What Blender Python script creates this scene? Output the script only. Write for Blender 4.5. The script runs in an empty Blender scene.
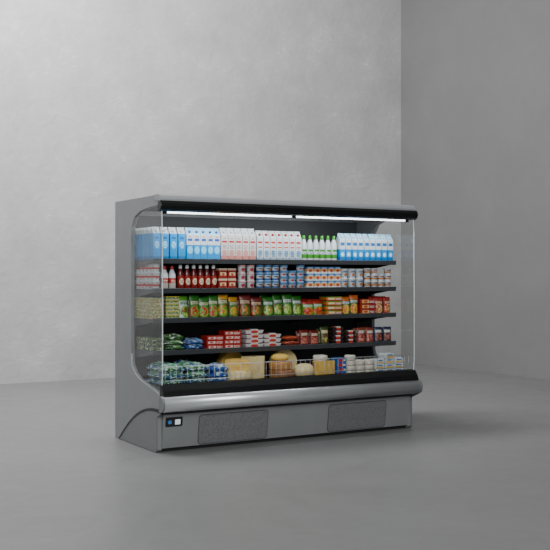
import bpy, math, random
from mathutils import Vector
random.seed(7)
C = bpy.context.scene.collection
PI = math.pi

# ---------------------------------------------------------------- helpers
def lin(c):
    if isinstance(c, str):
        c = [int(c[i:i+2], 16)/255 for i in (0, 2, 4)]
    return tuple((x/12.92 if x <= .04045 else ((x+.055)/1.055)**2.4) for x in c[:3]) + (1,)

def mat(name, col, rough=.5, metal=0, emit=0, spec=.5):
    m = bpy.data.materials.new(name); m.use_nodes = True
    nt = m.node_tree; b = nt.nodes['Principled BSDF']
    b.inputs['Roughness'].default_value = rough
    b.inputs['Metallic'].default_value = metal
    b.inputs['Specular IOR Level'].default_value = spec
    tc = nt.nodes.new('ShaderNodeTexCoord'); n = nt.nodes.new('ShaderNodeTexNoise')
    n.inputs['Scale'].default_value = 6; nt.links.new(tc.outputs['Object'], n.inputs['Vector'])
    mx = nt.nodes.new('ShaderNodeMix'); mx.data_type = 'RGBA'
    c = lin(col)
    mx.inputs[6].default_value = tuple(x*.93 for x in c[:3])+(1,)
    mx.inputs[7].default_value = tuple(min(1, x*1.06) for x in c[:3])+(1,)
    nt.links.new(n.outputs['Fac'], mx.inputs[0]); nt.links.new(mx.outputs[2], b.inputs['Base Color'])
    if emit:
        b.inputs['Emission Color'].default_value = c; b.inputs['Emission Strength'].default_value = emit
    return m

def pack_mat(name, stops, marks=(), rough=.4):
    """printed packaging: colour bands up the pack, then printed marks.
    marks: ('n', colour, threshold, scale, zlo, zhi) irregular patches; ('r', colour, x0, x1, z0, z1) panel;
    ('e', colour, cx, cz, rx, rz) oval; ('t', colour, x0, x1, z0, z1, lines) lines of small print"""
    m = bpy.data.materials.new(name); m.use_nodes = True
    nt = m.node_tree; N = nt.nodes; L = nt.links; b = N['Principled BSDF']
    b.inputs['Roughness'].default_value = rough
    tc = N.new('ShaderNodeTexCoord'); sp = N.new('ShaderNodeSeparateXYZ')
    L.new(tc.outputs['Generated'], sp.inputs[0])
    X, Z = sp.outputs['X'], sp.outputs['Z']
    def M(op, a, c=None, d=None):
        n = N.new('ShaderNodeMath'); n.operation = op
        for i, v in enumerate((a, c, d)):
            if v is None: continue
            if isinstance(v, (int, float)): n.inputs[i].default_value = v
            else: L.new(v, n.inputs[i])
        return n.outputs[0]
    r = N.new('ShaderNodeValToRGB'); r.color_ramp.interpolation = 'CONSTANT'
    e = r.color_ramp.elements
    while len(e) > 1: e.remove(e[-1])
    e[0].position = stops[0][0]; e[0].color = lin(stops[0][1])
    for p, c in stops[1:]:
        k = e.new(p); k.color = lin(c)
    L.new(Z, r.inputs[0])
    cur = r.outputs[0]
    oi = N.new('ShaderNodeObjectInfo')
    def noise(scale, i):
        ad = N.new('ShaderNodeVectorMath'); ad.operation = 'ADD'
        cb = N.new('ShaderNodeCombineXYZ'); v = M('MULTIPLY', oi.outputs['Random'], 3.1+i*2.7)
        L.new(v, cb.inputs[0]); L.new(v, cb.inputs[2]); cb.inputs[1].default_value = i*5.3
        L.new(tc.outputs['Generated'], ad.inputs[0]); L.new(cb.outputs[0], ad.inputs[1])
        n = N.new('ShaderNodeTexNoise'); n.inputs['Scale'].default_value = scale; n.inputs['Detail'].default_value = 1
        L.new(ad.outputs[0], n.inputs['Vector']); return n.outputs['Fac']
    def rect(x0, x1, z0, z1):
        return M('MULTIPLY', M('MULTIPLY', M('GREATER_THAN', X, x0), M('LESS_THAN', X, x1)), M('MULTIPLY', M('GREATER_THAN', Z, z0), M('LESS_THAN', Z, z1)))
    for i, k in enumerate(marks):
        if k[0] == 'n':
            msk = M('MULTIPLY', M('GREATER_THAN', noise(k[3], i), k[2]), M('MULTIPLY', M('GREATER_THAN', Z, k[4]), M('LESS_THAN', Z, k[5])))
        elif k[0] == 'r': msk = rect(*k[2:6])
        elif k[0] == 'e':
            a = M('POWER', M('ABSOLUTE', M('DIVIDE', M('SUBTRACT', X, k[2]), k[4])), 2); c = M('POWER', M('ABSOLUTE', M('DIVIDE', M('SUBTRACT', Z, k[3]), k[5])), 2)
            msk = M('LESS_THAN', M('ADD', a, c), 1)
            if len(k) > 6: msk = M('MULTIPLY', msk, M('GREATER_THAN', noise(k[6], i), .48))
        else:
            st = M('GREATER_THAN', M('SINE', M('MULTIPLY', M('SUBTRACT', Z, k[4]), 2*PI*k[6]/(k[5]-k[4]))), 0)
            msk = M('MULTIPLY', M('MULTIPLY', rect(*k[2:6]), st), M('GREATER_THAN', noise(14, i), .43))
        mx = N.new('ShaderNodeMix'); mx.data_type = 'RGBA'; mx.inputs[7].default_value = lin(k[1])
        L.new(msk, mx.inputs[0]); L.new(cur, mx.inputs[6]); cur = mx.outputs[2]
    L.new(cur, b.inputs['Base Color'])
    return m

class MB:
    def __init__(s): s.v = []; s.f = []; s.mi = []; s.sm = []
    def add(s, vs, fs, mi=0, smooth=False):
        o = len(s.v); s.v += [tuple(v) for v in vs]
        for f in fs: s.f.append([o+i for i in f]); s.mi.append(mi); s.sm.append(smooth)
        return s
    def box(s, x0, x1, y0, y1, z0, z1, mi=0):
        vs = [(x, y, z) for z in (z0, z1) for y in (y0, y1) for x in (x0, x1)]
        return s.add(vs, [(0,2,3,1),(4,5,7,6),(0,1,5,4),(2,6,7,3),(0,4,6,2),(1,3,7,5)], mi)
    def prism(s, prof, x0, x1, mi=0, smooth=False):
        """profile of (y, z) points extruded along x"""
        n = len(prof)
        vs = [(x0, y, z) for y, z in prof]+[(x1, y, z) for y, z in prof]
        s.add(vs, [(i, (i+1) % n, n+(i+1) % n, n+i) for i in range(n)], mi, smooth)
        s.add(vs, [list(range(n))[::-1], [n+i for i in range(n)]], mi)
        return s
    def lathe(s, prof, n=20, mi=0, c=(0, 0, 0), sy=1):
        vs = []
        for r, z in prof:
            for k in range(n):
                a = 2*PI*k/n; vs.append((c[0]+r*math.cos(a), c[1]+r*math.sin(a)*sy, c[2]+z))
        fs = []
        for j in range(len(prof)-1):
            for k in range(n):
                fs.append((j*n+k, j*n+(k+1) % n, (j+1)*n+(k+1) % n, (j+1)*n+k))
        s.add(vs, fs, mi, True)
        m = len(prof)-1
        s.add(vs, [list(range(n))[::-1], [m*n+k for k in range(n)]], mi)
        return s
    def rod(s, a, b, r, n=6, mi=0):
        a = Vector(a); b = Vector(b); d = (b-a).normalized()
        u = d.orthogonal().normalized(); w = d.cross(u)
        vs = [p+r*(math.cos(2*PI*k/n)*u+math.sin(2*PI*k/n)*w) for p in (a, b) for k in range(n)]
        s.add(vs, [(k, (k+1) % n, n+(k+1) % n, n+k) for k in range(n)], mi, True)
        s.add(vs, [list(range(n))[::-1], [n+k for k in range(n)]], mi)
        return s
    def mesh(s, name, mats):
        import bmesh
        me = bpy.data.meshes.new(name); me.from_pydata(s.v, [], s.f)
        for m in mats: me.materials.append(m)
        for p, i, q in zip(me.polygons, s.mi, s.sm): p.material_index = i; p.use_smooth = q
        me.update()
        bm = bmesh.new(); bm.from_mesh(me); bmesh.ops.remove_doubles(bm, verts=bm.verts, dist=1e-6)
        bmesh.ops.recalc_face_normals(bm, faces=bm.faces); bm.to_mesh(me); bm.free()
        return me
    def obj(s, name, mats, parent=None, bevel=0):
        if not isinstance(mats, (list, tuple)): mats = [mats]
        o = bpy.data.objects.new(name, s.mesh(name, mats)); C.objects.link(o)
        if parent: o.parent = parent
        if bevel:
            b = o.modifiers.new('bevel', 'BEVEL'); b.width = bevel; b.segments = 2; b.limit_method = 'ANGLE'
        return o

def tag(o, label=None, cat=None, group=None, kind=None):
    if label: o['label'] = label
    if cat: o['category'] = cat
    if group: o['group'] = group
    if kind: o['kind'] = kind
    return o

def dup(root):
    r = root.copy(); C.objects.link(r)
    for ch in root.children:
        c = ch.copy(); C.objects.link(c); c.parent = r
    return r

# ---------------------------------------------------------------- setting
def plaster(name, base, dark, light, bump=.15, rough=.6, sc=1.0, spread=.1, scuff_shine=0):
    m = bpy.data.materials.new(name); m.use_nodes = True
    nt = m.node_tree; N = nt.nodes; L = nt.links; b = N['Principled BSDF']
    tc = N.new('ShaderNodeTexCoord')
    n1 = N.new('ShaderNodeTexNoise'); n1.inputs['Scale'].default_value = 1.3*sc; n1.inputs['Detail'].default_value = 9; n1.inputs['Roughness'].default_value = .68
    n2 = N.new('ShaderNodeTexNoise'); n2.inputs['Scale'].default_value = 6*sc; n2.inputs['Detail'].default_value = 7; n2.inputs['Distortion'].default_value = 1.2
    for n in (n1, n2): L.new(tc.outputs['Object'], n.inputs['Vector'])
    r = N.new('ShaderNodeValToRGB'); e = r.color_ramp.elements
    e[0].position = .3; e[0].color = lin(dark); e[1].position = .72; e[1].color = lin(light)
    k = e.new(.5); k.color = lin(base)
    L.new(n1.outputs['Fac'], r.inputs[0])
    cur = r.outputs[0]
    if scuff_shine:                         # shine on scuffed plaster, painted into the colour as thin pale streaks
        mp = N.new('ShaderNodeMapping'); mp.inputs['Rotation'].default_value = (0, .5, 0); mp.inputs['Scale'].default_value = (4, 1, 15)
        L.new(tc.outputs['Object'], mp.inputs[0])
        n3 = N.new('ShaderNodeTexNoise'); n3.inputs['Scale'].default_value = 1.6; n3.inputs['Detail'].default_value = 6; n3.inputs['Distortion'].default_value = 1.5
        L.new(mp.outputs[0], n3.inputs['Vector'])
        a = N.new('ShaderNodeMapRange'); a.inputs['From Min'].default_value = .54; a.inputs['From Max'].default_value = .68; L.new(n3.outputs['Fac'], a.inputs[0])
        c = N.new('ShaderNodeMapRange'); c.inputs['From Min'].default_value = .5; c.inputs['From Max'].default_value = .62; L.new(n1.outputs['Fac'], c.inputs[0])
        ml = N.new('ShaderNodeMath'); ml.operation = 'MULTIPLY'; L.new(a.outputs[0], ml.inputs[0]); L.new(c.outputs[0], ml.inputs[1])
        m2 = N.new('ShaderNodeMath'); m2.operation = 'MULTIPLY'; L.new(ml.outputs[0], m2.inputs[0]); m2.inputs[1].default_value = scuff_shine
        mx = N.new('ShaderNodeMix'); mx.data_type = 'RGBA'; mx.inputs[7].default_value = lin('d0d0d0')
        L.new(m2.outputs[0], mx.inputs[0]); L.new(cur, mx.inputs[6]); cur = mx.outputs[2]
    r2 = N.new('ShaderNodeMapRange'); r2.inputs['From Min'].default_value = .35; r2.inputs['From Max'].default_value = .7
    r2.inputs['To Min'].default_value = rough-spread; r2.inputs['To Max'].default_value = rough+spread
    L.new(n2.outputs['Fac'], r2.inputs[0]); L.new(cur, b.inputs['Base Color']); L.new(r2.outputs[0], b.inputs['Roughness'])
    bp = N.new('ShaderNodeBump'); bp.inputs['Strength'].default_value = bump; bp.inputs['Distance'].default_value = .02
    L.new(n2.outputs['Fac'], bp.inputs['Height']); L.new(bp.outputs[0], b.inputs['Normal'])
    return m

WX, WY = 6.7, 5.55
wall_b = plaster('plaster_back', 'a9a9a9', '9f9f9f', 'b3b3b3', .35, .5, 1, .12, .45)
wall_r = plaster('plaster_right_shaded', '747474', '717171', '787878', .05, .75, 1, .05, 0)  # darker grey than the back wall: this wall's shade is put into the colour
flr = plaster('polished_concrete', '747474', '717171', '787878', .02, .38, .6, .04)
tag(MB().box(-9, WX+.2, -12, WY+.2, -.2, 0).obj('floor', flr), kind='structure')
tag(MB().box(-9, WX+.2, WY, WY+.2, 0, 7).obj('wall_back', wall_b), kind='structure')
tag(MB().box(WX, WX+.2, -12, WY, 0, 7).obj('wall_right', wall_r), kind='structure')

# ---------------------------------------------------------------- refrigerator
grey = mat('grey_painted_steel', '86898b', .38, .2)
greyd = mat('dark_grey_steel', '76797b', .4, .2)
outl = mat('grille_outline', '444648', .5)
trim = mat('canopy_grey', '96999b', .3, .4)
silver = mat('silver_trim', 'c2c6c8', .3, .7)
black = mat('glossy_black', '0c0d0e', .25, 0, 0, .35)
blackm = mat('matt_black', '17181a', .5)
inner = mat('dark_interior_steel', '3c3f42', .45, .1)
railm = mat('charcoal_price_rail', '34373a', .35)
chrome = mat('chrome_wire', 'c0c3c5', .35, .5)
led = mat('led_tube', 'f4faff', .4, 0, 5)
white = mat('white_plastic', 'c8cacb', .4)
lcd = mat('lit_display', 'dfeaf2', .3, 0, .3)
bluep = mat('blue_switch', '3f7fc0', .4)

def glass_mat():
    m = bpy.data.materials.new('clear_glass'); m.use_nodes = True
    nt = m.node_tree; N = nt.nodes; L = nt.links
    for n in list(N):
        if n.type == 'BSDF_PRINCIPLED': N.remove(n)
    out = [n for n in N if n.type == 'OUTPUT_MATERIAL'][0]
    t = N.new('ShaderNodeBsdfTransparent'); t.inputs[0].default_value = (.98, .99, .99, 1)
    g = N.new('ShaderNodeBsdfGlossy'); g.inputs['Roughness'].default_value = .02
    f = N.new('ShaderNodeLayerWeight'); f.inputs[0].default_value = .5
    p = N.new('ShaderNodeMath'); p.operation = 'POWER'; p.inputs[1].default_value = 4; L.new(f.outputs['Facing'], p.inputs[0])
    q = N.new('ShaderNodeMath'); q.operation = 'MULTIPLY_ADD'; q.inputs[1].default_value = .5; q.inputs[2].default_value = .03; L.new(p.outputs[0], q.inputs[0])
    mx = N.new('ShaderNodeMixShader')
    L.new(q.outputs[0], mx.inputs[0]); L.new(t.outputs[0], mx.inputs[1]); L.new(g.outputs[0], mx.inputs[2]); L.new(mx.outputs[0], out.inputs[0])
    return m
glass = glass_mat()
glass_edge = mat('bright_glass_edge', 'dce6e6', .2)

def perforated():
    m = bpy.data.materials.new('perforated_grille'); m.use_nodes = True
    nt = m.node_tree; N = nt.nodes; L = nt.links; b = N['Principled BSDF']
    tc = N.new('ShaderNodeTexCoord'); v = N.new('ShaderNodeTexVoronoi'); v.inputs['Scale'].default_value = 110; v.inputs['Randomness'].default_value = .9
    L.new(tc.outputs['Object'], v.inputs['Vector'])
    r = N.new('ShaderNodeValToRGB'); r.color_ramp.elements[0].position = .2; r.color_ramp.elements[0].color = lin('4c4e50')
    r.color_ramp.elements[1].position = .5; r.color_ramp.elements[1].color = lin('6e7072')
    L.new(v.outputs['Distance'], r.inputs[0]); L.new(r.outputs[0], b.inputs['Base Color']); b.inputs['Roughness'].default_value = .6
    return m
perf = perforated()

F = bpy.data.objects.new('display_refrigerator', None); C.objects.link(F)
tag(F, 'long grey open-front refrigerated display cabinet with black canopy and glass ends', 'refrigerator')
LN = 2.5
side = [(.9,.0),(.9,2.02),(.0,2.02),(-.035,1.99),(-.04,1.95),(-.02,1.935),(.18,1.925),(.36,1.905),(.47,1.865),(.53,1.79),(.55,1.66),
        (.55,.74),(.53,.65),(.47,.59),(.36,.545),(.2,.51),(.05,.48),(-.05,.45),(-.10,.40),(-.105,.34),(-.05,.315),(.0,.30),(.0,.02),(.03,.0)]
for x0 in (0, LN-.035):
    MB().prism(side, x0, x0+.035).obj('side_panel', grey, F, .004)
def arc(n=16):
    return [(-.09+ .87*t, .325-.325*(t**1.9)+.035*math.sin(PI*t)) for t in [k/n for k in range(n+1)]]
A = arc()
for s in (0, 1):
    x0, x1 = ((-.012, 0) if s == 0 else (LN, LN+.012))
    prof = [(y, max(z-.008, .004)) for y, z in A] + [(.02, .004), (0, .02), (-.0, .28)]
    MB().prism(prof, x0, x1).obj('end_cover', greyd, F)
    m = MB()
    for (y0, z0), (y1, z1) in zip(A[:-1], A[1:]):
        m.prism([(y0, max(z0-.01,.002)), (y1, max(z1-.01,.002)), (y1, z1+.01), (y0, z0+.01)], x0-.003, x1+.003)
    m.obj('end_seam', black, F)
MB().box(.035, LN-.035, .86, .9, .3, 2.0).obj('back_panel', grey, F)
MB().box(.035, LN-.035, .80, .82, .5, 1.9).obj('rear_air_wall', inner, F)
MB().box(.035, LN-.035, .06, .9, 1.985, 2.02).obj('roof_panel', grey, F)
can = [(.06,2.021),(-.02,2.021),(-.048,2.008),(-.066,1.985),(-.072,1.97),(-.045,1.97),(.06,1.98)]
MB().prism(can, -.006, LN+.006).obj('canopy_trim', trim, F)
can = [(-.03,1.969),(-.074,1.969),(-.086,1.948),(-.088,1.925),(-.076,1.9),(-.045,1.886),(-.02,1.888),(-.02,1.94)]
MB().prism(can, -.012, LN+.012).obj('canopy_front', black, F, .003)
MB().box(.036, LN-.036, -.019, .6, 1.925, 1.935).obj('canopy_underside', inner, F)
for a, b in ((.07, 1.22), (1.27, LN-.07)):
    MB().rod((a, .0, 1.885), (b, .0, 1.885), .010, 8).obj('light_tube', led, F)
for x in (.055, 1.245, LN-.055):
    MB().box(x-.018, x+.018, -.015, .02, 1.868, 1.925).obj('light_socket', blackm, F)
gp = [(.0,1.935),(-.045,1.90),(-.055,1.75),(-.06,1.2),(-.06,.62),(-.05,.52),(-.02,.47),(.05,.485),(.2,.515),(.36,.55),(.47,.595),(.53,.655),(.548,.74),(.548,1.66),(.53,1.79),(.47,1.865),(.36,1.905),(.18,1.925)]
for x0 in (.008, LN-.016):
    g = MB().prism(gp, x0, x0+.006).obj('glass_end', glass, F)
    e = MB()
    ed = gp[1:7]
    for (y0, z0), (y1, z1) in zip(ed[:-1], ed[1:]):
        e.prism([(y0-.006, z0), (y1-.006, z1), (y1, z1), (y0, z0)], x0, x0+.006)
    e.obj('glass_edge', glass_edge, g)
T = [1.515, 1.275, 1.035, .775]
for z in T:
    s = MB().box(.04, LN-.03, .2, .79, z-.025, z).obj('shelf', inner, F)
    MB().prism([(.199,z-.032),(.185,z-.032),(.178,z+.004),(.184,z+.008),(.199,z+.008)], .04, LN-.03).obj('price_rail', railm, s)
    for x in (.045, .85, 1.65, LN-.045):
        MB().prism([(.22,z-.026),(.79,z-.026),(.79,z-.1),(.7,z-.09)], x, x+.01).obj('bracket', railm, s)
MB().prism([(.79,.5),(.0,.5),(-.02,.535),(-.035,.535),(-.035,.47),(.79,.4)], .036, LN-.036).obj('bottom_deck', inner, F)
MB().prism([(-.036,.54),(-.06,.532),(-.095,.49),(-.11,.452),(-.11,.43),(-.036,.43)], .0, LN).obj('front_nose', black, F)
m = MB()
m.rod((.05,-.028,.67),(LN-.05,-.028,.67),.0032).rod((.05,-.028,.56),(LN-.05,-.028,.56),.0025)
n = 50
for i in range(n+1):
    x = .05+(LN-.1)*i/n
    m.rod((x,-.028,.53),(x,-.028,.67),.0018, 5)
m.obj('wire_fence', chrome, F)
bum = [(-.06,.448),(-.10,.45),(-.128,.435),(-.142,.405),(-.142,.37),(-.128,.34),(-.10,.325),(-.06,.325)]
MB().prism(bum, -.004, LN+.004, 0, True).obj('bumper', silver, F)
for x0 in (-.02, LN+.004):
    MB().prism([(y-.003 if y < -.07 else y, z) for y, z in bum], x0, x0+.016).obj('bumper_cap', greyd, F, .003)
MB().box(.03, LN-.03, -.05, .0, .30, .34).obj('bumper_shadow_strip', blackm, F)  # black strip standing in for the shadow line under the bumper
MB().prism([(.03,.03),(.004,.03),(-.03,.305),(.03,.305)], .036, LN-.036).obj('base_panel', grey, F)
MB().box(.03, LN-.03, .03, .06, 0, .04).obj('plinth', blackm, F)
def yb(z): return .004-.034*(z-.03)/.275
def rrect(x0, x1, z0, z1, r, y_off, th):
    pts = []
    for cx, cz, a0 in ((x1-r, z1-r, 0), (x0+r, z1-r, 90), (x0+r, z0+r, 180), (x1-r, z0+r, 270)):
        for k in range(5):
            a = math.radians(a0+22.5*k); pts.append((cx+r*math.cos(a), cz+r*math.sin(a)))
    n = len(pts)
    vs = [(x, yb(z)-y_off, z) for x, z in pts]+[(x, yb(z)-y_off+th, z) for x, z in pts]
    return MB().add(vs, [(i, (i+1) % n, n+(i+1) % n, n+i) for i in range(n)]+[list(range(n)), [n+i for i in range(n)][::-1]])
for x0, x1 in ((.35, .98), (1.59, 2.2)):
    f_ = rrect(x0-.006, x1+.006, .034, .277, .03, .002, .003).obj('grille_frame', outl, F)
    rrect(x0, x1, .04, .271, .026, .005, .004).obj('grille', perf, f_)
cp = rrect(.055, .2, .20, .275, .008, .005, .006).obj('control_panel', blackm, F)
rrect(.135, .18, .215, .255, .004, .008, .004).obj('display', lcd, cp)
rrect(.075, .105, .222, .25, .006, .008, .004).obj('switch', bluep, cp)

# ---------------------------------------------------------------- product prototypes
def carton(name, m, w=.072, h=.205, g=.045, cap=None):
    b = MB(); a = w/2; c = .036; z1 = h; z2 = h+g
    vs = [(-a,-c,0),(a,-c,0),(a,c,0),(-a,c,0),(-a,-c,z1),(a,-c,z1),(a,c,z1),(-a,c,z1),(-a,-.003,z2),(a,-.003,z2),(a,.003,z2),(-a,.003,z2)]
    b.add(vs, [(0,3,2,1),(0,1,5,4),(1,2,6,5),(2,3,7,6),(3,0,4,7),(4,5,9,8),(6,7,11,10),(4,8,11,7),(5,6,10,9),(8,9,10,11)])
    b.box(-a, a, -.003, .003, z2, z2+.014)
    o = b.obj(name, m)
    if cap: 
        k = MB().lathe([(.010,0),(.011,.004),(.011,.014),(.008,.016)], 10).obj('cap', cap, o)
        k.location = (0, -c*.52, z1+g*.42); k.rotation_euler = (math.radians(48), 0, 0)
    return o
def cup(name, m, r=.037, h=.066, lid=None):
    o = MB().lathe([(r*.76,0),(r*.8,.003),(r*.95,h*.88),(r*1.0,h*.9),(r*1.0,h-.002)], 18).obj(name, m)
    MB().lathe([(r*1.01,h-.002),(r*1.01,h),(r*.9,h+.001)], 18).obj('lid', lid or white, o)
    return o
def bottle(name, m, capm, r=.031, h=.2):
    o = MB().lathe([(r*.9,0),(r,.006),(r,h*.55),(r*.93,h*.66),(r*.55,h*.8),(r*.45,h*.86)], 18).obj(name, m)
    MB().lathe([(r*.5,h*.84),(r*.52,h*.86),(r*.5,h*.98),(r*.4,h)], 14).obj('cap', capm, o)
    return o
def pouch(name, m, w=.11, h=.19, d=.05, seed=0):
    rnd = random.Random(seed+int(w*1000)); nx, nz = 8, 10
    b = MB(); vs = []
    for s in (-1, 1):
        for j in range(nz+1):
            v = j/nz
            for i in range(nx+1):
                u = i/nx*2-1
                prof = (1-abs(u)**2.6)
                vz = (1-v**3)**.8 if v < .93 else 0
                t = d/2*prof*vz+.0015
                t *= 1+rnd.uniform(-.12, .12)
                wx = w/2*(1-.05*math.sin(PI*v))
                vs.append((u*wx, s*t, v*h))
    k = (nx+1)*(nz+1); fs = []
    for j in range(nz):
        for i in range(nx):
            q = j*(nx+1)+i
            fs.append((q, q+1, q+nx+2, q+nx+1)); fs.append((k+q, k+q+nx+1, k+q+nx+2, k+q+1))
    for j in range(nz):
        for i in (0, nx):
            q = j*(nx+1)+i; fs.append((q, q+nx+1, k+q+nx+1, k+q))
    for j in (0, nz):
        for i in range(nx):
            q = j*(nx+1)+i; fs.append((q, k+q, k+q+1, q+1))
    b.add(vs, fs, 0, True)
    return b.obj(name, m)
def flatbag(name, m, w=.2, l=.16, t=.05, seed=0):
    """pillow bag lying flat"""
    rnd = random.Random(seed); nx, ny = 10, 8; b = MB(); vs = []
    for s in (0, 1):
        for j in range(ny+1):
            v = j/ny*2-1
            for i in range(nx+1):
                u = i/nx*2-1
                e = max(0, (1-abs(u)**3))*max(0, (1-abs(v)**3))
                z = t*.35+(e**.6*t*.65*(1+rnd.uniform(-.25, .25)) if s else -e**.4*t*.35)
                if s == 0: z = max(0, z)
                else: z += .001
                vs.append((u*w/2, v*l/2, z))
    k = (nx+1)*(ny+1); fs = []
    for j in range(ny):
        for i in range(nx):
            q = j*(nx+1)+i
            fs.append((k+q, k+q+1, k+q+nx+2, k+q+nx+1)); fs.append((q, q+nx+1, q+nx+2, q+1))
    for j in range(ny):
        for i in (0, nx): q = j*(nx+1)+i; fs.append((q, q+nx+1, k+q+nx+1, k+q))
    for j in (0, ny):
        for i in range(nx): q = j*(nx+1)+i; fs.append((q, k+q, k+q+1, q+1))
    return b.add(vs, fs, 0, True).obj(name, m)
def box_pack(name, m, w, d, h, bev=.003):
    return MB().box(-w/2, w/2, -d/2, d/2, 0, h).obj(name, m, None, bev)
def tray(name, m, foodm, w=.16, d=.12, h=.04, labelm=None):
    a, c = w/2, d/2; b = MB()
    vs = [(-a*.88,-c*.88,0),(a*.88,-c*.88,0),(a*.88,c*.88,0),(-a*.88,c*.88,0),(-a,-c,h*.8),(a,-c,h*.8),(a,c,h*.8),(-a,c,h*.8),
          (-a,-c,h*.87),(a,-c,h*.87),(a,c,h*.87),(-a,c,h*.87)]
    b.add(vs, [(0,3,2,1),(0,1,5,4),(1,2,6,5),(2,3,7,6),(3,0,4,7),(4,5,9,8),(5,6,10,9),(6,7,11,10),(7,4,8,11),(8,9,10,11)])
    o = b.obj(name, m)
    f = MB(); nx, ny = 6, 5; vs = []
    for j in range(ny+1):
        for i in range(nx+1):
            u, v = i/nx*2-1, j/ny*2-1
            vs.append((u*a*.9, v*c*.9, h*.87+h*.25*(1-u**4)*(1-v**4)))
    f.add(vs, [(j*(nx+1)+i, j*(nx+1)+i+1, (j+1)*(nx+1)+i+1, (j+1)*(nx+1)+i) for j in range(ny) for i in range(nx)], 0, True)
    f.obj('wrapped_food', foodm, o)
    if labelm:
        MB().box(-a*.35, a*.35, -c-.002, -c*.2, h*.2, h*1.14).obj('paper_label', labelm, o)
    return o
def wheel(name, m, r=.11, h=.08, sy=1, rd=1):
    q = .14*rd
    return MB().lathe([(r*(1-q),0),(r*(1-q*.3),h*.08*rd),(r,h*.25*rd),(r,h*(1-.25*rd)),(r*(1-q*.3),h*(1-.08*rd)),(r*(1-q),h)], 32, 0, (0,0,0), sy).obj(name, m)
def loaf(name, m, r=.11, h=.1, sy=.8):
    return MB().lathe([(r*math.sin(a)**.7 if a > 0 else .01, h/2-h/2*math.cos(a)) for a in [.25+(PI-.45)*k/9 for k in range(10)]], 28, 0, (0,0,-h/2*(1-math.cos(.25))), sy).obj(name, m)
def wedge(name, rind, paste, r=.14, h=.08, ang=60):
    b = MB(); n = 10; h2 = math.radians(ang)/2
    pts = [(0, 0)]+[(r*math.sin(-h2+2*h2*k/n), r*math.cos(-h2+2*h2*k/n)) for k in range(n+1)]
    pts = [(x, y-r*.55) for x, y in pts]
    N = len(pts)
    vs = [(x, y, 0) for x, y in pts]+[(x, y, h) for x, y in pts]
    b.add(vs, [list(range(N))[::-1], [N+i for i in range(N)], (0,1,N+1,N), (N-1,0,N,2*N-1)], 1)
    b.add(vs, [(i, i+1, N+i+1, N+i) for i in range(1, N-1)], 0, True)
    return b.obj(name, [rind, paste])
def sausage(name, m, r=.02, l=.16):
    o = MB(); prof = [(.003,-l/2-.012),(.004,-l/2)]+[(r*math.sin(PI*k/8)**.5 if 0 < k < 8 else .004, -l/2+l*k/8) for k in range(1, 8)]+[(.004,l/2),(.003,l/2+.012)]
    vs = []; n = 12
    for rr, x in prof:
        for k in range(n): vs.append((x, rr*math.cos(2*PI*k/n), r+rr*math.sin(2*PI*k/n)))
    fs = [(j*n+k, j*n+(k+1) % n, (j+1)*n+(k+1) % n, (j+1)*n+k) for j in range(len(prof)-1) for k in range(n)]
    return o.add(vs, fs, 0, True).obj(name, m)

ORD = ['first','second','third','fourth','fifth','sixth','seventh','eighth','ninth','tenth','eleventh','twelfth','thirteenth']
def lev(i, n):
    if n == 2: return ['lower','upper'][i]
    if n == 3: return ['bottom','middle','top'][i]
    return 'bottom' if i == 0 else 'topmost' if i == n-1 else ORD[i]+' up'
def lay(proto, desc, cat, shelf, xs, y, z, group=None, levels=1, lh=0, depth=1, dy=0, jit=0, jr=.03, lean=0, sv=0):
    """copies of one product set out on a shelf: columns xs, stacked levels, rows going back"""
    first = True; lv = levels if isinstance(levels, (list, tuple)) else [levels]*len(xs)
    tot = sum(lv)*depth
    for i, x in enumerate(xs):
        for d in range(depth):
            for l in range(lv[i]):
                o = proto if first else dup(proto); first = False
                o.location = (x+random.uniform(-jit, jit), y+d*dy+random.uniform(-jit, jit)*.6, z+l*lh)
                o.rotation_euler = (random.uniform(-lean, 0), 0, random.uniform(-jr, jr))
                if sv: o.scale = (1, 1, 1+random.uniform(-sv, sv*.4))
                s = desc
                if len(xs) > 1: s += ', %s from left' % ORD[i]
                if lv[i] > 1: s += ', %s in stack' % lev(l, lv[i])
                if depth > 1: s += ', '+('front row' if d == 0 else ORD[d]+' row back')
                s += ', '+shelf
                tag(o, s, cat, group if tot > 1 else None)

def span(a, b, n): return [a+(b-a)*(k+.5)/n for k in range(n)]
capw = mat('white_cap', 'c0c4c6', .4); capr = mat('red_cap', '9a1818', .4); capb = mat('blue_cap', '1458a0', .4); capg = mat('green_cap', '2e8420', .4)

# ---- top shelf: drink cartons
W = 'bcc4c8'
cy = '0884c4'
m_blue = pack_mat('carton_cyan', [(0,'0868a4'),(.1,cy),(.8,W)], [('e','98d0e8',.5,.45,.3,.11),('t',cy,.25,.75,.38,.52,3),('r','0c5c9c',.2,.8,.63,.7)])
m_bw = pack_mat('carton_white_blue', [(0,cy),(.46,W),(.78,'98c8e0')], [('e','78c4e4',.5,.3,.38,.12),('r','1c50a0',.15,.85,.58,.66),('r','c02c40',.3,.7,.7,.73)])
m_pk = pack_mat('carton_white_pink', [(0,'b87870'),(.14,'beb8b8'),(.76,W)], [('r','a02820',.12,.88,.54,.6),('t','5c5e66',.2,.8,.36,.48,3),('e','b88880',.5,.22,.38,.1),('r','7c8088',.3,.7,.65,.68)])
m_rd = pack_mat('carton_white_red', [(0,'8498a8'),(.1,W)], [('r','b82414',.15,.85,.42,.46),('r','b82414',.15,.85,.57,.64),('e','78a0bc',.5,.24,.4,.11),('t','3e5468',.2,.8,.12,.34,4)])
m_gr = pack_mat('bottle_white_green', [(0,W),(.12,'3c8a2a'),(.3,W)], [('r','2f8420',.1,.9,.42,.52),('t','2a4680',.25,.75,.32,.4,2)])
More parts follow.
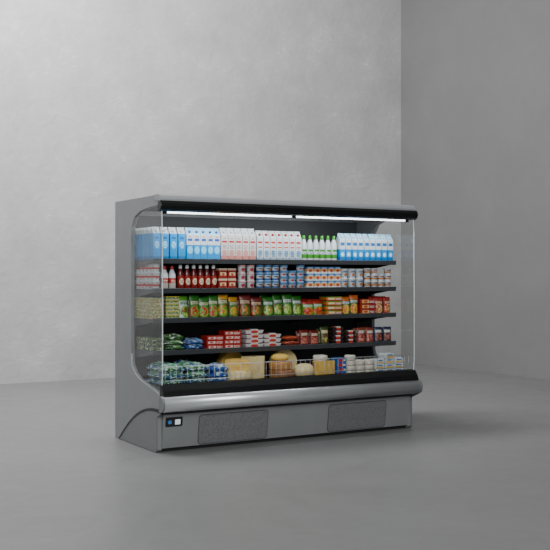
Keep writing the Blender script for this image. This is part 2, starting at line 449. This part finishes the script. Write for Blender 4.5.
m_b2 = pack_mat('carton_blue_two', [(0,'0868ac'),(.14,cy),(.42,W),(.78,'98c8e0')], [('e','c0dcea',.5,.24,.3,.08),('r','0c5ca0',.12,.88,.56,.67)])
S1 = 'top shelf'; t = T[0]; y0 = .245
p = carton('drink_carton', m_blue, .064, cap=capw)
lay(p, 'cyan drink carton against left glass', 'carton', S1, [.085], y0, t, 'cyan drink cartons on the top shelf', depth=5, dy=.084, jr=.01)
lay(dup(p), 'cyan drink carton with white top', 'carton', S1, span(.12,.345,3), y0, t, 'cyan drink cartons on the top shelf', jr=.05)
lay(carton('drink_carton', m_bw, .06, cap=capb), 'white drink carton with light blue base', 'carton', S1, span(.35,.66,5), y0, t, 'blue based cartons on the top shelf', jr=.05)
lay(carton('drink_carton', m_pk, .062, .21, cap=capw), 'white drink carton with pink base', 'carton', S1, span(.665,1.0,5), y0, t, 'pink based cartons on the top shelf', jr=.05)
lay(carton('drink_carton', m_rd, .058, .195, cap=capr), 'white drink carton with red band', 'carton', S1, span(1.01,1.46,7), y0, t, 'red banded cartons on the top shelf', jr=.05)
lay(bottle('milk_bottle', m_gr, capg, .029, .225), 'white milk bottle with green print', 'bottle', S1, span(1.47,1.85,6), y0, t, 'green printed bottles on the top shelf', jr=.2)
lay(carton('drink_carton', m_b2, .058, .19, cap=capw), 'bright blue and white drink carton', 'carton', S1, span(1.86,2.46,9), y0, t, 'blue and white cartons at the right of the top shelf', jr=.05)

# ---- second shelf: sauces, yogurt
S2 = 'second shelf'; t = T[1]
m_c1 = pack_mat('cup_red_white', [(0,W),(.35,'b82a22'),(.6,W)], [('n','b82a22',.6,5,.1,.9)])
lay(cup('yogurt_cup', m_c1, .037, .068, capw), 'red and white cup by left glass', 'cup', S2, [.09], .25, t, 'red and white cups beside the left glass', levels=3, lh=.069, depth=5, dy=.08)
m_j = pack_mat('bottle_white_red', [(0,'b0aaa2'),(.3,'a42418'),(.55,W)], [('t','e0d8c8',.2,.8,.34,.5,2)])
lay(bottle('sauce_bottle', m_j, capr, .03, .19), 'pale sauce bottle with red cap', 'bottle', S2, span(.135,.27,2), .25, t, 'pale bottles on the second shelf')
m_k = pack_mat('bottle_dark_red', [(0,'701410'),(.2,'801a14'),(.62,'501010')], [('e','c8bca4',.5,.36,.34,.16),('t','8a0e0a',.3,.7,.28,.44,3)], .2)
lay(bottle('sauce_bottle', m_k, capw, .029, .2), 'dark red sauce bottle with white cap', 'bottle', S2, span(.28,.645,6), .25, t, 'dark red bottles on the second shelf')
m_l = pack_mat('box_red', [(0,'7e1a14'),(.8,'b0a088')], [('r','c4b894',.15,.85,.3,.6),('e','a04410',.5,.42,.2,.12)])
lay(box_pack('food_box', m_l, .076, .06, .085), 'small red food box with cream label', 'box', S2, span(.65,.82,2), .25, t, 'red boxes on the second shelf', levels=2, lh=.086, jr=.06)
m_m = pack_mat('cup_pink', [(0,W),(.8,'c89892')], [('e','a83848',.5,.42,.26,.24),('r','c89892',0,1,.1,.2)])
lay(cup('yogurt_cup', m_m), 'white and pink yogurt cup', 'cup', S2, span(.84,1.01,2), .25, t, 'pink yogurt cups on the second shelf', levels=3, lh=.067)
m_n = pack_mat('cup_blue', [(0,'205490'),(.3,W),(.75,'3074ac')], [('e','c07830',.62,.45,.16,.2),('r','1c4478',.2,.55,.45,.62)])
lay(cup('yogurt_cup', m_n), 'blue and white yogurt cup', 'cup', S2, span(1.02,1.25,3), .25, t, 'blue yogurt cups on the second shelf', levels=3, lh=.067)
m_n2 = pack_mat('tub_light_blue', [(0,W),(.65,'5c90b8')], [('e','a84038',.35,.36,.16,.2),('e','2c6098',.68,.36,.16,.2)])
lay(cup('dessert_tub', m_n2, .041, .05, capb), 'light blue dessert tub with blue lid', 'tub', S2, span(1.255,1.51,3), .25, t, 'light blue dessert tubs on the second shelf', levels=[4,3,4], lh=.051)
m_o = pack_mat('cup_blue_orange', [(0,W),(.3,'c09460'),(.7,'306498')], [('e','a84020',.5,.42,.25,.22),('r',W,.15,.85,.76,.86)])
lay(box_pack('dessert_pack', m_o, .067, .07, .062), 'orange and blue dessert pack', 'box', S2, span(1.52,1.88,5), .25, t, 'orange and blue dessert packs on the second shelf', levels=3, lh=.063, jr=.08)
m_p = pack_mat('cup_cream', [(0,W),(.14,'98b4c8'),(.24,W)], [('e','bc7030',.5,.38,.2,.16),('r','3c70a4',.2,.8,.62,.76)])
lay(cup('yogurt_cup', m_p, .04, .085), 'cream yogurt cup with orange print', 'cup', S2, span(1.89,2.14,3), .25, t, 'cream yogurt cups on the second shelf', levels=2, lh=.086)
m_p2 = pack_mat('cup_orange', [(0,W),(.3,'b87430'),(.55,W)], [('r','8c2c1c',.2,.8,.66,.82)])
lay(cup('yogurt_cup', m_p2, .036, .058, capw), 'white yogurt cup with orange stripe', 'cup', S2, span(2.15,2.46,4), .25, t, 'orange striped cups on the second shelf', levels=[3,3,2,3], lh=.059)

# ---- third shelf: bags, pouches, ready meals
S3 = 'third shelf'; t = T[2]
m_q = pack_mat('flat_pack_yellow', [(0,'8c8018'),(.5,'4c7c14')], [('n','c0bea8',.56,5,0,1),('n','b03a20',.62,6,0,1)])
lay(box_pack('pasta_pack', m_q, .1, .078, .028, .004), 'yellow green flat pack', 'pack', S3, [.095], .245, t, 'flat packs stacked against the left glass', levels=6, lh=.0285, depth=5, dy=.081)
m_q2 = pack_mat('flat_pack_green', [(0,'b0b090'),(.3,'2c6414'),(.8,'a89824')], [('n','b8b49c',.56,7,.3,.8)])
lay(box_pack('pasta_pack', m_q2, .115, .1, .03, .004), 'green flat pack with yellow edge', 'pack', S3, [.225], .26, t, 'green flat packs beside the yellow green ones', levels=6, lh=.0305, jr=.05)
G1, G2, R1, Y1 = '1a5c10', '488a24', '941c10', 'b88418'
def pm(name, base, top, lab, food, food2):
    return pack_mat(name, [(0,base),(.78,top)], [('e',food2,.5,.3,.42,.27),('e',food,.42,.3,.34,.22,6),('n',R1,.6,8,.06,.55),('r',lab,.12,.88,.6,.74),('t',base,.2,.8,.61,.73,2)])
S3list = [
 ('white and green salad bag', [.34], .1,.18, pm('bag_a',W,G2,G1,G1,'7cac48')),
 ('green salad bag with tomato picture', span(.39,.65,3), .1,.19, pm('bag_b',G1,G1,'b4b894',R1,'609c34')),
 ('yellow and green vegetable bag', span(.65,.85,2), .1,.185, pm('bag_c',G1,Y1,'bcb898',Y1,G2)),
 ('dark red bag with orange picture', [.91,1.02], .11,.18, pm('bag_d','5c140c','5c140c','b4a07c','b4681c',G1)),
 ('leafy green salad bag', span(1.09,1.48,4), .1,.185, pm('bag_e',G1,G1,W,'94b45c',G2)),
 ('short red and green vegetable bag', span(1.49,1.7,2), .11,.14, pm('bag_f',G2,R1,W,R1,'b46c18')),
 ('orange food pouch with green base', span(1.9,2.08,2), .088,.17, pm('bag_g',G1,'b05410',W,'b46c18','c0a848')),
 ('red food pouch with cream window', span(2.26,2.46,2), .097,.165, pm('bag_h','8c1c12','8c1c12','c8b890','a45420','c0ac78')),
]
for i, (d, xs, w, h, mm) in enumerate(S3list):
    lay(pouch('food_bag' if 'bag' in d else 'food_pouch', mm, w, h, .05, i), d, 'bag' if 'bag' in d else 'pouch', S3, xs, .245, t, d.replace(' bag',' bags').replace(' pouch',' pouches')+' on the third shelf', depth=2, dy=.07, jr=.3, lean=.12, sv=.12)
m_rm = pack_mat('ready_meal_orange', [(0,'8c3010'),(.3,'b06420'),(.8,'4c7420')], [('r','c4b890',.1,.5,.3,.75),('t',W,.56,.92,.3,.75,2)])
lay(box_pack('ready_meal', m_rm, .165, .13, .04, .004), 'orange boxed ready meal', 'box', S3, [1.8], .265, t, 'orange ready meals stacked on the third shelf', levels=4, lh=.041, jr=.05)
m_rm2 = pack_mat('ready_meal_red', [(0,'84180f')], [('r','c0a870',.1,.55,.2,.8),('e','a04818',.32,.5,.16,.25),('t',W,.6,.92,.25,.75,2)])
lay(box_pack('ready_meal', m_rm2, .16, .13, .045, .004), 'red boxed ready meal', 'box', S3, [2.17], .265, t, 'red ready meals stacked on the third shelf', levels=3, lh=.046, jr=.05)

# ---- fourth shelf: meat, trays, packs
S4 = 'fourth shelf'; t = T[3]
m_r = pack_mat('pack_dark_green', [(0,'16240f'),(.5,'34541c')], [('n','c4c8a8',.6,5,0,1)])
lay(box_pack('deli_pack', m_r, .1, .08, .034, .004), 'dark green deli pack', 'pack', S4, [.1], .25, t, 'dark green deli packs against the left glass', levels=3, lh=.035, depth=4, dy=.085)
m_s0 = pack_mat('pack_green', [(0,'1c541c'),(.5,'6c9060')], [('n','144410',.5,4,0,1),('n','b4c0b8',.62,5,0,1)])
lay(flatbag('snack_bag', m_s0, .17,.14,.05,4), 'green and white flat snack bag', 'bag', S4, [.25], .28, t, 'green and white snack bags on the fourth shelf', levels=3, lh=.042, jr=.3)
m_s = pack_mat('pack_blue', [(0,'10407c'),(.5,'6c90b0')], [('n','0c3470',.5,4,0,1),('n','b4c0c8',.62,5,0,1)])
lay(flatbag('snack_bag', m_s, .17,.14,.05,3), 'blue and white flat snack bag', 'bag', S4, [.43], .28, t, 'blue and white snack bags on the fourth shelf', levels=2, lh=.042, jr=.3)
m_t = pack_mat('box_red_white', [(0,'941814')], [('r','c8c0b8',.08,.5,.25,.75),('t','d8d0c8',.56,.92,.2,.8,3),('e','b03c28',.28,.5,.12,.2)])
lay(box_pack('meat_box', m_t, .155, .12, .036), 'red and white sliced meat box', 'box', S4, span(.53,.86,2), .265, t, 'red meat boxes on the fourth shelf', levels=[3,4], lh=.037, jr=.08)
foodr = pack_mat('sliced_ham', [(0,'a02c26')], [('n','d89488',.5,6,0,1)], .25)
foodd = pack_mat('cured_meat', [(0,'5c120c')], [('n','b06858',.55,8,0,1)], .25)
trw = mat('white_tray', 'bcbcbc', .4); trk = mat('black_tray', '1b1b1c', .4); lb = pack_mat('paper_label', [(0,'a82018'),(.6,W)], [('r','c08c1c',.2,.8,.65,.85)])
lay(tray('meat_tray', trw, foodr, .17,.12,.034, lb), 'white tray of pink sliced ham', 'tray', S4, span(.9,1.25,2), .265, t, 'ham trays on the fourth shelf', levels=[4,3], lh=.039, jr=.06)
saus = pack_mat('sausage_skin', [(0,'7c2a12'),(.6,'9c401c')], [('n','5c1c0c',.55,5,0,1)], .3)
lay(sausage('sausage', saus, .022, .15), 'reddish brown sausage', 'sausage', S4, [1.36], .23, t, 'reddish brown sausages on the fourth shelf', levels=2, lh=.044, depth=2, dy=.046, jr=.03)
def ph(name, base, lab, food, win):
    return pack_mat(name, [(0,base)], [('r',win,.12,.88,.1,.55),('n',food,.48,7,.1,.55),('r',base,0,.12,0,1),('r',base,.88,1,0,1),('r',lab,.15,.85,.62,.8)])
kw = dict(depth=2, dy=.06, jr=.2, lean=.1, sv=.14)
lay(pouch('ham_packet', ph('packet_red','64140c','b8ac94','8c3020','a86c5c'), .1,.14,.04,9), 'dark red standing ham packet', 'packet', S4, span(1.45,1.66,2), .24, t, 'dark red ham packets on the fourth shelf', **kw)
lay(pouch('deli_packet', ph('packet_olive','2c4018','c4b484','5c2414','88a048'), .09,.155,.04,3), 'dark olive standing deli packet', 'packet', S4, [1.72], .24, t, 'dark olive deli packets on the fourth shelf', **kw)
lay(tray('meat_tray', trk, foodd, .12,.1,.034, lb), 'black tray of dark cured meat', 'tray', S4, span(1.78,2.05,2), .26, t, 'black cured meat trays on the fourth shelf', levels=[4,3], lh=.039, jr=.08)
lay(pouch('ham_packet', ph('packet_pink','7c3828','bcb8b0','84241c','b88478'), .09,.145,.04,5), 'pink and white standing ham packet', 'packet', S4, span(2.07,2.26,2), .24, t, 'pink ham packets on the fourth shelf', **kw)
lay(pouch('deli_packet', ph('packet_navy','182848','c4c0b8','5c180e','946454'), .09,.14,.04,6), 'navy blue standing deli packet', 'packet', S4, span(2.26,2.46,2), .24, t, 'navy deli packets on the fourth shelf', **kw)

# ---- bottom deck: bags, cheeses
S5 = 'bottom deck'; t = .5
m_w = pack_mat('bag_green_white', [(0,'14541c'),(.5,'4c8c5c')], [('n','0c3c84',.54,4,0,1),('n','b0c4c4',.58,6,0,1)])
lay(flatbag('salad_bag', m_w, .2,.17,.07,11), 'green and blue bag', 'bag', S5, [.16,.36], .11, t, 'green and blue salad bags on the bottom deck', levels=3, lh=.055, jr=.25, depth=2, dy=.2)
m_x = pack_mat('bag_blue_white', [(0,'104c94'),(.55,'7c9cb8')], [('n','0c3c80',.5,5,0,1),('n','b4c8d4',.58,4,0,1)])
lay(flatbag('salad_bag', m_x, .17,.17,.065,12), 'blue and white plump bag', 'bag', S5, [.56], .1, t, 'blue and white bags on the bottom deck', levels=3, lh=.05, jr=.15)
def cheese_mat(name, a, b, rough=.5): return pack_mat(name, [(0,a)], [('n',b,.55,3,0,1)], rough)
ylw = cheese_mat('yellow_cheese', 'd0ac50','c6a046'); rind = cheese_mat('golden_rind', 'b08838','a47c30'); brn = cheese_mat('brown_rind', '84582c','784e28'); pal = cheese_mat('pale_cheese', 'd4c490','ccb984'); wht = cheese_mat('white_rind', 'c0bcb0','b6b2a4'); org = cheese_mat('tan_rind', 'a87840','9c6c38')
def one(o, label, loc, rz=0, rx=0, ry=0):
    o.location = loc; o.rotation_euler = (rx, ry, rz); tag(o, label, 'cheese')
one(wheel('cheese_round', pal, .115, .1), 'pale cream cheese wheel beside the blue and white bags', (.775,.12,t))
one(wedge('cheese_wedge', rind, ylw, .2, .09, 60), 'thin yellow wedge lying on the pale cream cheese wheel', (.775,.11,t+.1), .5)
one(wedge('cheese_wedge', rind, pal, .26, .2, 50), 'tall pale cheese wedge with its point facing forward', (.99,.17,t), -.12)
one(wheel('cheese_round', brn, .11, .085, 1, .6), 'brown rind cheese wheel lying beneath a tan wheel', (1.2,.12,t))
one(wheel('cheese_round', org, .1, .07, 1, .8), 'tan cheese wheel resting on the brown rind wheel', (1.195,.13,t+.085), 0)
one(loaf('cheese_loaf', ylw, .08, .065, .9), 'small rounded yellow cheese on top of the tan wheel', (1.19,.13,t+.155))
one(wheel('cheese_round', ylw, .122, .09, 1, .5), 'large yellow cheese wheel standing on edge at the back', (.86,.46,t+.122), .1, PI/2)
one(wheel('cheese_round', pal, .122, .09, 1, .5), 'large pale cheese wheel standing on edge at the back', (1.36,.4,t+.122), -.1, PI/2)
one(loaf('cheese_loaf', pal, .095, .13, .8), 'pale oval cheese loaf between tan wheel and half wheel', (1.42,.11,t))
one(wedge('cheese_wedge', brn, ylw, .115, .14, 170), 'half wheel of yellow cheese, cut face forward', (1.6,.12,t), .1)
one(wheel('cheese_round', wht, .065, .05), 'small white cheese on top of the yellow half wheel', (1.6,.13,t+.14))
m_y = pack_mat('pack_blue_red', [(0,'14509c')], [('r','b0241a',.1,.6,.2,.8),('r',W,.66,.92,.3,.7)])
lay(box_pack('cheese_box', m_y, .09, .1, .04), 'blue and red cheese box', 'box', S5, [1.775], .1, t, 'blue and red cheese boxes on the bottom deck', levels=4, lh=.041, jr=.1)
lay(wheel('soft_cheese', wht, .05, .045), 'small round white soft cheese', 'cheese', S5, span(1.83,2.13,3), .08, t, 'white soft cheeses on the bottom deck', levels=[4,3,3], lh=.046, jr=.2)
m_z = pack_mat('pack_white_yellow', [(0,W)], [('r','c4a440',.1,.9,.15,.5),('r','2c6cac',.2,.8,.6,.85)])
lay(box_pack('cheese_pack', m_z, .098, .1, .045, .006), 'white and yellow cheese pack', 'pack', S5, span(2.13,2.45,3), .09, t, 'white and yellow cheese packs on the bottom deck', levels=[3,4,3], lh=.046, jr=.12)

# ---------------------------------------------------------------- lights
def area(name, loc, target, sx, sy, power, col=(1,1,1)):
    l = bpy.data.lights.new(name, 'AREA'); l.shape = 'RECTANGLE'; l.size = sx; l.size_y = sy; l.energy = power; l.color = col
    o = bpy.data.objects.new(name, l); C.objects.link(o); o.location = loc
    d = Vector(target)-Vector(loc); o.rotation_euler = d.to_track_quat('-Z', 'Y').to_euler()
    return o
area('ceiling_softbox', (-.6, 1.6, 7.0), (.8, 5.5, 2.8), 4, 2, 900)
area('front_softbox', (-3.5, -7.5, 4.5), (1.6, .5, .9), 4, 3, 480)
area('canopy_led_light', (1.25, .0, 1.87), (1.25, .4, 1.0), 2.35, .04, 11, (.94,.98,1))
w = bpy.data.worlds.new('world'); bpy.context.scene.world = w; w.use_nodes = True
w.node_tree.nodes['Background'].inputs[0].default_value = (1,1,1,1); w.node_tree.nodes['Background'].inputs[1].default_value = .4

# ---------------------------------------------------------------- camera
cd = bpy.data.cameras.new('camera'); cam = bpy.data.objects.new('camera', cd); C.objects.link(cam)
cam.location = (-3.198, -7.183, 1.39); cam.rotation_euler = (PI/2, 0, -math.radians(30.68))
cd.lens = 36*1000/550; cd.clip_end = 100
bpy.context.scene.camera = cam
